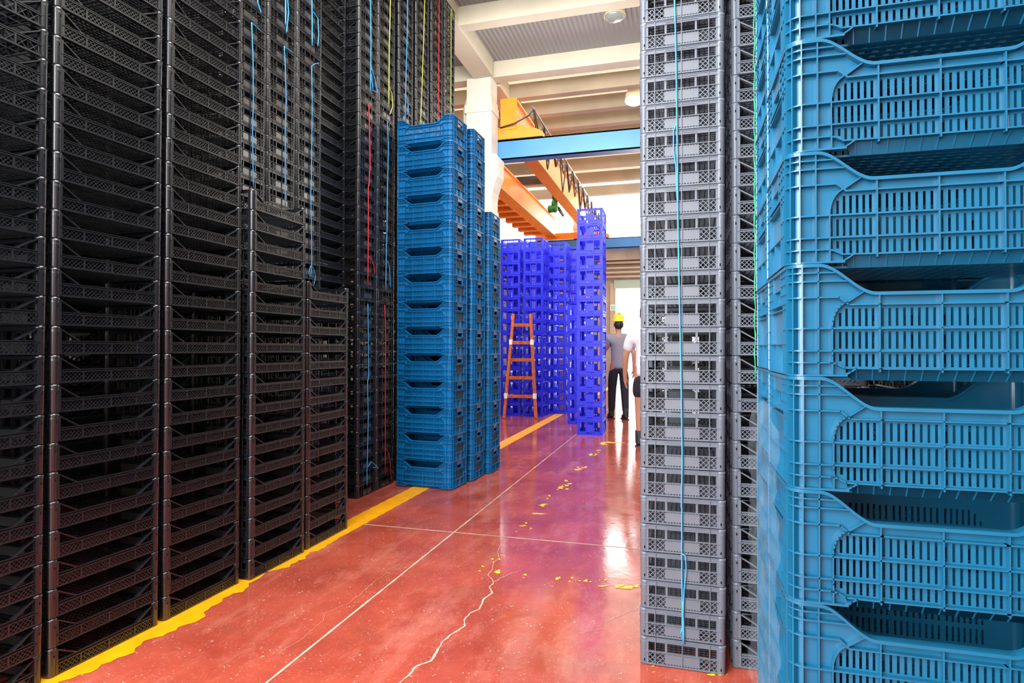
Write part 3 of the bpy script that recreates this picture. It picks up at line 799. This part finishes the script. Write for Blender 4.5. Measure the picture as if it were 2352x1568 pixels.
twine(XTE, [(847,237),(849,300),(850,380),(848,420),(846,430),(846,520),(845,660)], M_TW_R, 'red twine midway down the stack touching the dark recess', [[(846,588),(854,597),(859,612),(861,628)]], r=.006)
twine(XTE, [(845,698),(846,760),(847,860),(844,880),(846,960),(843,1080),(843,1115)], M_TW_B, 'low blue twine on the stack touching the dark recess', [[(845,1072),(853,1060),(862,1068),(870,1075),(857,1073)]])
twine(XTE, [(897,-20),(896,40),(894,100),(893,240)], M_TW_Y, 'yellow-green twine on the stack above the blue tower corner', [[(893,195),(900,215),(902,245),(896,262)]], r=.006)
twine(XTE, [(890,278),(892,340),(890,440),(889,520),(887,600),(886,668)], M_TW_B, 'blue twine on the stack touching the blue tower', [[(890,600),(895,612),(896,640),(897,660)]])
twine(XTE, [(884,700),(886,780),(885,870),(885,960),(885,1090)], M_TW_R, 'low red twine on the stack touching the blue tower', [[(886,1030),(893,1040),(897,1075),(899,1105)]])
twine(XTE, [(936,-20),(936,60),(933,160),(931,240),(930,275)], M_TW_B, 'blue twine on the third column of the far block', [[(932,215),(937,240),(938,262)]], r=.006)
twine(XTE, [(976,-20),(973,90),(970,180),(966,285)], M_TW_Y, 'yellow-green twine on the fourth column of the far block', r=.006)
twine(XTE, [(1009,-20),(1008,100),(1007,270)], M_TW_R, 'red twine on the fifth column of the far block', r=.007)
twine(XTE, [(1036,20),(1036,120),(1035,262)], M_TW_Y, 'yellow-green twine on the last column of the far block', [[(1037,22),(1040,34),(1041,44)]], r=.006)
# cord on the grey stack by the aisle
YF = 2.995
twine(YF, [(1549,-10),(1551,60),(1553,150),(1555,300),(1557,500),(1561,700),(1565,905),(1567,1060),(1565,1165),(1566,1168),(1566,1300),(1567,1400),(1569,1478)], M_TW_B, 'long blue cord down the grey stack by the aisle',
      [[(1553,285),(1547,300),(1547,345),(1552,380),(1556,470)], [(1567,1272),(1575,1277),(1576,1310),(1571,1360),(1568,1440),(1563,1456)], [(1569,1380),(1571,1478)]], r=.0036, plane='Y')
# green strap along the far edge of the sky-blue stack
b = MB(); pts = []
for i in range(90):
    z = 1.40+3.1*i/89; pts.append((.270+.002*math.sin(i*1.7), 2.541+.006*math.sin(i*2.3), z))
b.tube(pts, [.0024+.001*math.sin(i*2.9) for i in range(90)], 6)
tag(b.build('strapping_cord', M_TW_G), 'green plastic strapping down the edge of the film-wrapped sky-blue stack', 'strapping')
# stretch film on the end faces
b = MB(); ny_, nz_ = 26, 60; vs_ = []
rnd = random.Random(5)
for j in range(nz_+1):
    for i in range(ny_+1):
        z = .02+1.30*j/nz_; y_ = 1.715+.82*i/ny_
        vs_.append((.236+.006*math.sin(y_*31+z*23)+.004*math.sin(z*71+y_*11)+rnd.uniform(-.002, .002)+.012*(y_ > 2.12), y_, z+.04*math.sin(y_*7)))
b.add(vs_, [(j*(ny_+1)+i, j*(ny_+1)+i+1, (j+1)*(ny_+1)+i+1, (j+1)*(ny_+1)+i) for j in range(nz_) for i in range(ny_)], 0, True)
tag(b.build('stretch_film', M_FILM), 'wrinkled clear stretch film wrapped on the ends of the sky-blue crates', 'film')

# ------------------------------------------------------------------ ladder
L0, L1 = fl(1158, 961), fl(1231, 962); T0 = Vector((-3.63, 13.12, 2.30)); 
T0 = atY(1180, 721, 13.06); T1 = atY(1219, 721, 13.06)
lad = empty('wooden_ladder', (L0+L1)/2)
org = (L0+L1)/2
def lb(p, q, wd, th, name, m, n=(0,-1,0)):
    b = MB(); b.bar(p-org, q-org, n, wd, th); return b.build(name, m, lad)
L0.z = L1.z = .004
lb(L0, T0, .055, .075, 'rail', M_WOOD); lb(L1, T1, .055, .075, 'rail', M_WOOD)
for i, py in enumerate((747, 788, 828, 869, 911)):
    t = (961-py)/(961-721.); t = t*1.0
    p, q = L0.lerp(T0, t), L1.lerp(T1, t)
    r_ = lb(p, q, .070, .040, 'rung', M_WOOD)
    if i in (1, 4):
        for e in (p, q):
            b = MB(); c_ = e-org; b.box(c_.x-.032, c_.x+.032, c_.y-.055, c_.y+.045, c_.z-.045, c_.z+.065)
            tag(b.build('rung_bracket', M_WHITE, lad), 'white metal rung bracket')
tag(lad, 'orange varnished wooden ladder leaning on ultramarine crates', 'ladder')

# ------------------------------------------------------------------ hall: columns, beams, roof, walls
def structure(b, name, m): return tag(b.build(name, m), kind='structure')
RT, RB = 7.52, 7.19
CXL, CXR = -4.38, -3.83
def column(y, name):
    b = MB(); b.box(CXL, CXR, y, y+.46, 0, 6.75)
    b.box(CXL, CXR-.02, y+.02, y+.46, 6.75, 7.19)
    b.box(CXL-.03, CXR+.02, y-.02, y+.47, 6.45, 6.62)
    # corbel carrying the blue beam
    pr = [(CXR, 4.62), (CXR+.02, 4.78), (CXR+.08, 4.98), (CXR+.13, 5.10), (CXR+.14, 5.50), (CXR+.08, 5.56), (CXR, 5.56)]
    b.prism(pr, lambda u, v, t: (u, t, v), y+.02, y+.46)
    structure(b, name, M_CONC)
column(12.0, 'column_1'); column(24.96, 'column_2'); 
b = MB(); b.tube([(CXL-.07, 12.15, 0), (CXL-.07, 12.15, 6.6), (CXL+.0, 12.15, 6.85)], .055, 10); structure(b, 'trim_1', M_CONC)
b = MB(); b.box(-4.22, -3.80, 8.45, 12.0, RB-.02, RT); b.box(-4.22, -3.80, 12.5, 25.2, RB-.02, RT); structure(b, 'beam_lengthwise', M_CONC2)
for i in range(18):
    y = 12.9+i*.62
    b = MB(); b.tube([(-3.84, y, RT), (-3.84, y, RT+.10)], .02, 6)
RIBS = [(-3.3, .22), (-.5, .22), (3.5, .22), (6.8, .22), (9.98, .24), (12.10, .30)]
for i, (y, wd) in enumerate(RIBS):
    b = MB(); b.box(-16, 12, y, y+wd, RB, RT); structure(b, f'beam_{i+1}', M_CONC2)
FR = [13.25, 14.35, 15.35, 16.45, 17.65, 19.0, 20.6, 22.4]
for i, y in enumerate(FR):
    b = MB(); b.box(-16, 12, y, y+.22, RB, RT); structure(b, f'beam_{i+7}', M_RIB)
b = MB(); b.box(-16, 12, -3.6, 12.3, RT, RT+.06); structure(b, 'ceiling', M_SOFF)
b = MB(); b.box(-16, 12, 12.3, 20.7, RT, RT+.03); structure(b, 'ceiling_translucent', M_SKYL)
b = MB(); b.box(-16, 12, 20.7, 25.6, RT, RT+.03); structure(b, 'ceiling_bright', M_SKYL2)
# far wall with door opening and high window band
YW = 25.3
dl, dr = atY(1414, 700, YW).x, atY(1414, 700, YW).x+4.2
b = MB()
b.box(-16, dl, YW, YW+.3, 0, 5.85); b.box(dr, 12, YW, YW+.3, 0, 5.85); b.box(dl, dr, YW, YW+.3, 4.25, 5.85)
for x in (-14, -9, -6.1, -1.2, 3.4, 8): b.box(x, x+.35, YW, YW+.3, 5.85, RT)
structure(b, 'wall_far', M_GREYC)
b = MB(); b.box(-16.3, -16, -3.7, YW+.3, 0, RT); structure(b, 'wall_left', M_GREYC)
b = MB(); b.box(-16, 12, -3.7, -3.5, 0, RT); structure(b, 'wall_back', M_GREYC)
b = MB(); b.box(-5.9, -5.75, -3.5, 8.4, 0, RT); structure(b, 'wall_light_block_left', M_GREYC)  # unseen wall added to block light behind the charcoal stacks
b = MB(); b.box(1.75, 1.9, -3.5, 8.4, 0, RT); structure(b, 'wall_light_block_right', M_GREYC)  # unseen wall added to darken the insides of the sky-blue crates
b = MB(); b.box(4.2, 4.4, 8.4, YW, 0, RT); structure(b, 'wall_right', M_GREYC)
b = MB(); b.box(dl-.05, dr+.05, YW-.12, YW, 3.98, 4.32); structure(b, 'trim_2', mat('pale_green_lintel', (.42, .62, .52), .6))
b = MB()
for z, r in ((5.02, .05), (4.80, .045), (4.62, .05), (4.45, .04)): b.tube([(-12, YW-.2, z), (4.15, YW-.2, z)], r, 8)
structure(b, 'trim_3', mat('beige_pipe_paint', (.50, .42, .32), .5))
b = MB(); b.box(-12, 4.2, YW-.33, YW, 5.12, 5.62); structure(b, 'beam_far', M_GREYC)
b = MB(); b.box(dl-.22, dl, YW-.06, YW+.02, 0, 4.2); structure(b, 'door_1', M_CONC2)

# blue runway beams across the hall, just behind the columns
BZ0, BZ1 = 5.57, 5.99
for yb_, x0 in ((12.50, -8.0), (24.70, -9.0)):
    b = MB(); x1 = 4.15
    b.box(x0, x1, yb_+.10, yb_+.16, BZ0+.03, BZ1-.03); b.box(x0, x1, yb_, yb_+.24, BZ0, BZ0+.03); b.box(x0, x1, yb_, yb_+.24, BZ1-.03, BZ1)
    b.box(x0, x1, yb_, yb_+.012, BZ0, BZ1)
    o = b.build('runway_beam', M_BEAMB)
    tag(o, 'blue steel crane beam crossing beside the concrete column' if yb_ < 15 else 'smaller-looking blue steel crane beam above the far doorway', 'beam', 'crane runway beams')

# ------------------------------------------------------------------ overhead crane
CO = Vector((-4.2, 12.64, BZ1+.002)); cr = empty('overhead_crane', CO)  # crane coordinates, like the beams above, scaled about the camera to clear the column
def cpart(b, name, m, parent=None):
    b.v = [tuple(Vector(p)-CO) for p in b.v]; return b.build(name, m, parent or cr)
TZ = BZ1+.005
for yy in (12.51, 24.66):
    b = MB(); b.box(-5.9, -3.08, yy, yy+.24, TZ+.02, TZ+.23); b.box(-5.9, -3.28, yy+.01, yy+.23, TZ+.23, TZ+.28)
    b.prism([(-3.08, TZ+.02), (-2.86, TZ+.02), (-2.86, TZ+.12), (-3.08, TZ+.23)], lambda u, v, t: (u, t, v), yy, yy+.24)
    et = cpart(b, 'end_truck', M_ORANGE)
    for x in (-5.7, -2.97):
        q = MB(); q.lathe([(0, -.05), (.09, -.05), (.09, .05), (0, .05)], 0, 0, 14)
        q.v = [(x-CO.x+p[0], yy+.12-CO.y+p[2], TZ+.09-CO.z+p[1]) for p in q.v]; q.build('wheel', M_STEEL, et)
GZ = 6.12
def girder(x0, x1):
    b = MB(); b.box(x0+.04, x1-.04, 12.60, 24.62, GZ+.04, GZ+.68); b.box(x0, x1, 12.55, 24.62, GZ, GZ+.04); b.box(x0-.02, x1+.02, 12.52, 24.62, GZ+.68, GZ+.72)
    b.box(x0, x1, 12.49, 12.53, GZ+.09, GZ+.76)
    return cpart(b, 'girder', M_ORANGE)
girder(-3.78, -3.42); girder(-5.45, -5.03)
b = MB(); b.box(-6.2, -5.5, 13.0, 24.5, GZ+.12, GZ+.15)
for i in range(13): b.box(-6.2, -5.42, 13.3+i*.87, 13.56+i*.87, GZ-.03, GZ+.12)
cpart(b, 'walkway', M_ORANGE)
# hoist trolley
b = MB(); b.box(-5.1, -3.75, 18.6, 19.2, GZ+.725, GZ+.84); hb = cpart(b, 'hoist_trolley', M_CABLE)
b = MB(); b.box(-3.97, -3.87, 18.75, 18.85, GZ+.10, GZ+.725); b.tube([(-3.80, 18.9, GZ-.16), (-3.80, 19.7, GZ-.22)], .05, 8); b.box(-3.9, -3.83, 18.8, 18.95, GZ-.2, GZ+.1); cpart(b, 'motor_bracket', M_CABLE)
b = MB(); b.lathe([(0, -.15), (.08, -.15), (.12, -.12), (.12, .0), (.10, .02), (.12, .04), (.12, .12), (.08, .16), (0, .16)], 0, 0, 18)
b.v = [(p[2]-3.96, 18.8+p[0], GZ-.20+p[1]) for p in b.v]
b.lathe([(0, GZ-.14), (.07, GZ-.14), (.09, GZ-.02), (.05, GZ+.10), (0, GZ+.10)], -3.92, 18.8, 12)
cpart(b, 'hoist_motor', M_GREEN)
# festoon track and cable
XF = -3.10
b = MB(); b.tube([(XF-.01, 12.6, GZ+.58), (XF-.01, 24.6, GZ+.58)], .022, 8)
for i in range(10): b.bar((XF-.32, 13.0+i*1.25, GZ+.53), (XF, 13.0+i*1.25, GZ+.58), (0,0,1), .05, .02)
cpart(b, 'festoon_track', M_STEEL)
b = MB(); ys = [12.7+i*.95 for i in range(13)]
for c_ in range(2):
    pts = []
    for i in range(12):
        sag = (.62, .88, .55, .95, .72)[(i+c_*2) % 5]*(1 if c_ == 0 else .75)
        for k in range(10):
            t = k/10; pts.append((XF+.02*c_, ys[i]+(ys[i+1]-ys[i])*(t+.10*math.sin(2*math.pi*t)), GZ+.54-sag*4*t*(1-t)))
    pts.append((XF, ys[12], GZ+.54)); b.tube(pts, .016, 6)
b.tube([(-3.78, 12.46, GZ+.13), (-3.45, 12.40, GZ+.17), (-3.15, 12.45, GZ+.32), (XF, 12.7, GZ+.54)], .016, 6)
cpart(b, 'festoon_cable', M_CABLE)
tag(cr, 'orange double-girder overhead crane riding on the blue beams', 'crane')

# ------------------------------------------------------------------ pendant lamps
def lamp(px, py, fwd_y, diam, lit, label):
    p = atY(px, py, fwd_y); o = empty('pendant_lamp', p); r = diam/2
    b = MB(); b.lathe([(.0, r*1.75), (r*.30, r*1.75), (r*.42, r*1.66), (r*.72, r*1.30), (r*.92, r*.75), (r*1.0, r*.12), (r*1.04, r*.05), (r*1.04, 0), (r*.97, 0), (r*.95, r*.10), (r*.88, r*.72), (r*.70, r*1.22), (r*.4, r*1.6)], 0, 0, 28)
    sh = b.build('lamp_shade', mat('lamp_shade_paint', (.72, .60, .40), .45), o)
    b = MB(); b.lathe([(r*.96, r*.02), (r*.90, -r*.16), (r*.60, -r*.34), (0, -r*.42)], 0, 0, 28); b.build('lamp_glass', M_LAMPON if lit else M_GLASS, o)
    b = MB(); b.lathe([(0, r*1.72), (r*.28, r*1.72), (r*.28, r*2.3), (r*.18, r*2.4), (0, r*2.4)], 0, 0, 14); b.build('ballast_housing', M_CABLE if lit else M_STEEL, o)
    b = MB(); b.tube([(0, 0, r*2.38), (0, 0, RT-p.z)], .012, 6); b.build('hanger_rod', M_STEEL, o)
    tag(o, label, 'lamp', 'bell-shaped hall lamps')
    return p
lamp(1412, 38, 10.55, .36, False, 'unlit bell-shaped hall lamp hanging nearest, over the cream beam')
lamp(1457, 232, 13.9, .42, True, 'lit bell-shaped hall lamp half hidden by the grey stack')

# exit sign on the far wall
p = atY(1408, 706, YW-.08); o = empty('exit_sign', p)
b = MB(); b.box(-.12, .12, 0, .075, -.13, .13); b.build('sign_case', M_WHITE, o)
b = MB(); b.box(-.07, .07, -.006, 0, -.06, .06); b.build('sign_face', M_EXIT, o)
b = MB(); b.box(-.03, .03, -.009, -.006, -.035, .04); b.build('sign_symbol', M_WHITE, o)
tag(o, 'small white exit sign box with green square on the far wall', 'sign')

# ------------------------------------------------------------------ people (built in metres, undone from S later)
def skin(name, chains, m, parent, subs=2, root=0):
    """chains: list of lists of (x,y,z,rx[,ry]); first chain is the trunk; later chains start by index of an existing vertex."""
    verts = []; edges = []; rad = []
    for ch in chains:
        prev = None
        for p in ch:
            if isinstance(p, int): prev = p; continue
            verts.append(p[:3]); rad.append((p[3], p[4] if len(p) > 4 else p[3])); i = len(verts)-1
            if prev is not None: edges.append((prev, i))
            prev = i
    me = bpy.data.meshes.new(name); me.from_pydata(verts, edges, []); o = bpy.data.objects.new(name, me); C.objects.link(o)
    sm = o.modifiers.new('skin', 'SKIN'); sm.use_smooth_shade = True
    for i, r in enumerate(rad): me.skin_vertices[0].data[i].radius = r
    me.skin_vertices[0].data[root].use_root = True
    ss = o.modifiers.new('sub', 'SUBSURF'); ss.levels = subs; ss.render_levels = subs
    me.materials.append(m)
    if parent: o.parent = parent
    return o
def bake(o):
    dg = bpy.context.evaluated_depsgraph_get(); me = bpy.data.meshes.new_from_object(o.evaluated_get(dg))
    o.modifiers.clear(); o.data = me
    for p in me.polygons: p.use_smooth = True
    return o
def ell(b, c, r, n=14, m=0):
    prof = []
    vs_ = []; fs = []; k_n = n
    rows = 10
    for i in range(rows+1):
        t = math.pi*i/rows
        for k in range(k_n):
            a_ = 2*math.pi*k/k_n; vs_.append((c[0]+r[0]*math.sin(t)*math.cos(a_), c[1]+r[1]*math.sin(t)*math.sin(a_), c[2]+r[2]*math.cos(t)))
    for i in range(rows):
        for k in range(k_n):
            k2 = (k+1) % k_n; fs.append((i*k_n+k, (i+1)*k_n+k, (i+1)*k_n+k2, i*k_n+k2))
    b.add(vs_, fs, m, True)
def person(label, loc, rz, arms, stride, kit):
    # faces local +y ; metres
    hip = .92; L_ = []
    lf = [(-.09, .0, .90, .085), (-.10, stride[0]*.5+.02, .50, .058), (-.10, stride[0], .10, .040)]
    rf = [(.09, .0, .90, .085), (.10, stride[1]*.5+.02, .50, .058), (.10, stride[1], .10, .040)]
    trunk = [(0, 0, .95, .135, .10), (0, 0, 1.10, .125, .09), (0, 0, 1.28, .145, .10), (0, -.005, 1.42, .13, .085), (0, 0, 1.50, .055), (0, .01, 1.57, .052), (0, .025, 1.66, .078, .095), (0, .02, 1.74, .065, .08)]
    ch = [trunk, [0]+lf+[(-.10, stride[0]+.10, .045, .035), (-.10, stride[0]+.17, .03, .028)], [0]+rf+[(.10, stride[1]+.10, .045, .035), (.10, stride[1]+.17, .03, .028)]]
    def hand(e, s):
        # palm end e, five fingers curled forward
        out = []
        return out
    n0 = 8+5+5
    arm_idx = []
    for s, (el, wr) in zip((-1, 1), arms):
        ch.append([3, (s*.19, 0, 1.41, .062), (*el, .045), (*wr, .030), (wr[0], wr[1]+.03, wr[2]-.06, .036, .022)])
        arm_idx.append(len([1 for c_ in ch for p in c_ if not isinstance(p, int)])-1)
    for s, (el, wr), ai in zip((-1, 1), arms, arm_idx):
        bx, by, bz = wr[0], wr[1]+.03, wr[2]-.06
        for k, ln in enumerate((.065, .075, .072, .058)):
            dy = -.026+.017*k
            ch.append([ai, (bx, by+dy, bz-.035, .0095), (bx-s*.006, by+dy+.006, bz-.035-ln*.55, .0088), (bx-s*.018, by+dy+.012, bz-.035-ln, .0075)])
        ch.append([ai, (bx-s*.012, by+.036, bz+.0, .011), (bx-s*.022, by+.052, bz-.03, .0095), (bx-s*.026, by+.056, bz-.055, .008)])
    body = bake(skin('person', ch, M_SKIN, None))
    # face: nose, ears, eyes, mouth
    hd = MB(); ell(hd, (0, .115, 1.65), (.013, .020, .022), 8); ell(hd, (-.080, .02, 1.66), (.012, .022, .032), 8); ell(hd, (.080, .02, 1.66), (.012, .022, .032), 8)
    hd.build('facial_features', M_SKIN, body)
    ey = MB(); ell(ey, (-.032, .106, 1.685), (.012, .006, .007), 8); ell(ey, (.032, .106, 1.685), (.012, .006, .007), 8); ell(ey, (0, .104, 1.605), (.024, .005, .005), 8); ey.build('eyes_and_mouth', M_HAIR, body)
    # shirt
    sh = [[(0, 0, .86, .158, .124), (0, 0, .95, .158, .122), (0, 0, 1.10, .148, .11), (0, 0, 1.28, .163, .118), (0, -.005, 1.42, .158, .118), (0, .0, 1.515, .080, .078)]]
    for s, (el, wr) in zip((-1, 1), arms):
        e = Vector((s*.19, 0, 1.41)).lerp(Vector(el), kit['sleeve'])
        sh.append([4, (s*.185, 0, 1.42, .086), (*e, .066)])
    bake(skin('shirt', sh, kit['shirt'], body))
    tr = [[(0, 0, .96, .150, .112), (0, 0, .90, .140, .108)]]
    for q in (lf, rf):
        if kit['shorts']: k_ = Vector(q[0][:3]).lerp(Vector(q[1][:3]), .75); tr.append([1, (*q[0][:3], .105), (*k_, .088)])
        else: tr.append([1, (*q[0][:3], .104), (*q[1][:3], .078), (*q[2][:3], .062)])
    bake(skin('shorts' if kit['shorts'] else 'trousers', tr, M_NAVY, body))
    for st, s in zip(stride, (-1, 1)):
        b = MB(); ell(b, (s*.10, st+.06, .045), (.052, .145, .050), 12); b.box(s*.10-.045, s*.10+.045, st-.07, st+.19, 0, .018); b.lathe([(.052, .04), (.055, .20), (.050, .20), (.046, .04)], s*.10, st, 12)
        b.build('boot', M_BLACK, body)
    if kit['hat']:
        b = MB(); b.lathe([(.118, 1.72), (.118, 1.735), (.108, 1.74), (.104, 1.79), (.085, 1.835), (.05, 1.86), (0, 1.868)], 0, .015, 22); b.box(-.012, .012, -.08, .10, 1.852, 1.878); ell(b, (0, .12, 1.728), (.085, .055, .007), 14)
        tag(b.build('hard_hat', M_YCAP, body), 'yellow hard hat')
        b = MB(); ell(b, (0, -.015, 1.665), (.084, .088, .085), 14); b.build('hair', M_HAIR, body)
    else:
        b = MB(); ell(b, (0, .005, 1.72), (.088, .098, .080), 16); ell(b, (0, -.02, 1.68), (.082, .085, .08), 14); b.build('hair', M_HAIR, body)
    body.location = Vector(loc); body.rotation_euler = (0, 0, rz); body['metres'] = 1
    return tag(body, label, 'person')
p = fl(1421, 962)
person('person in grey shirt, dark trousers and yellow hard hat walking off', (p.x, p.y, 0), .35, [((-.26, .06, 1.14), (-.24, .26, 1.06)), ((.27, -.03, 1.13), (.29, .04, .88))], (.12, -.10), dict(hat=True, shorts=False, shirt=M_SHIRT1, sleeve=.75))
r_ = ray(1485, 800); t_ = 9.6/math.hypot(r_.x, r_.y)
person('person in white shirt and dark shorts half hidden by the grey stack', (r_.x*t_, r_.y*t_, 0), -.1, [((-.27, .02, 1.14), (-.29, .10, .89)), ((.27, .0, 1.13), (.29, .10, .88))], (.06, -.06), dict(hat=False, shorts=True, shirt=M_SHIRT2, sleeve=.8))

# ------------------------------------------------------------------ layout units -> metres
for o in scene.objects:
    if o.parent is None and o.type in ('MESH', 'EMPTY'):
        o.location = o.location*S
        if 'metres' in o: del o['metres']
        else: o.scale = o.scale*S
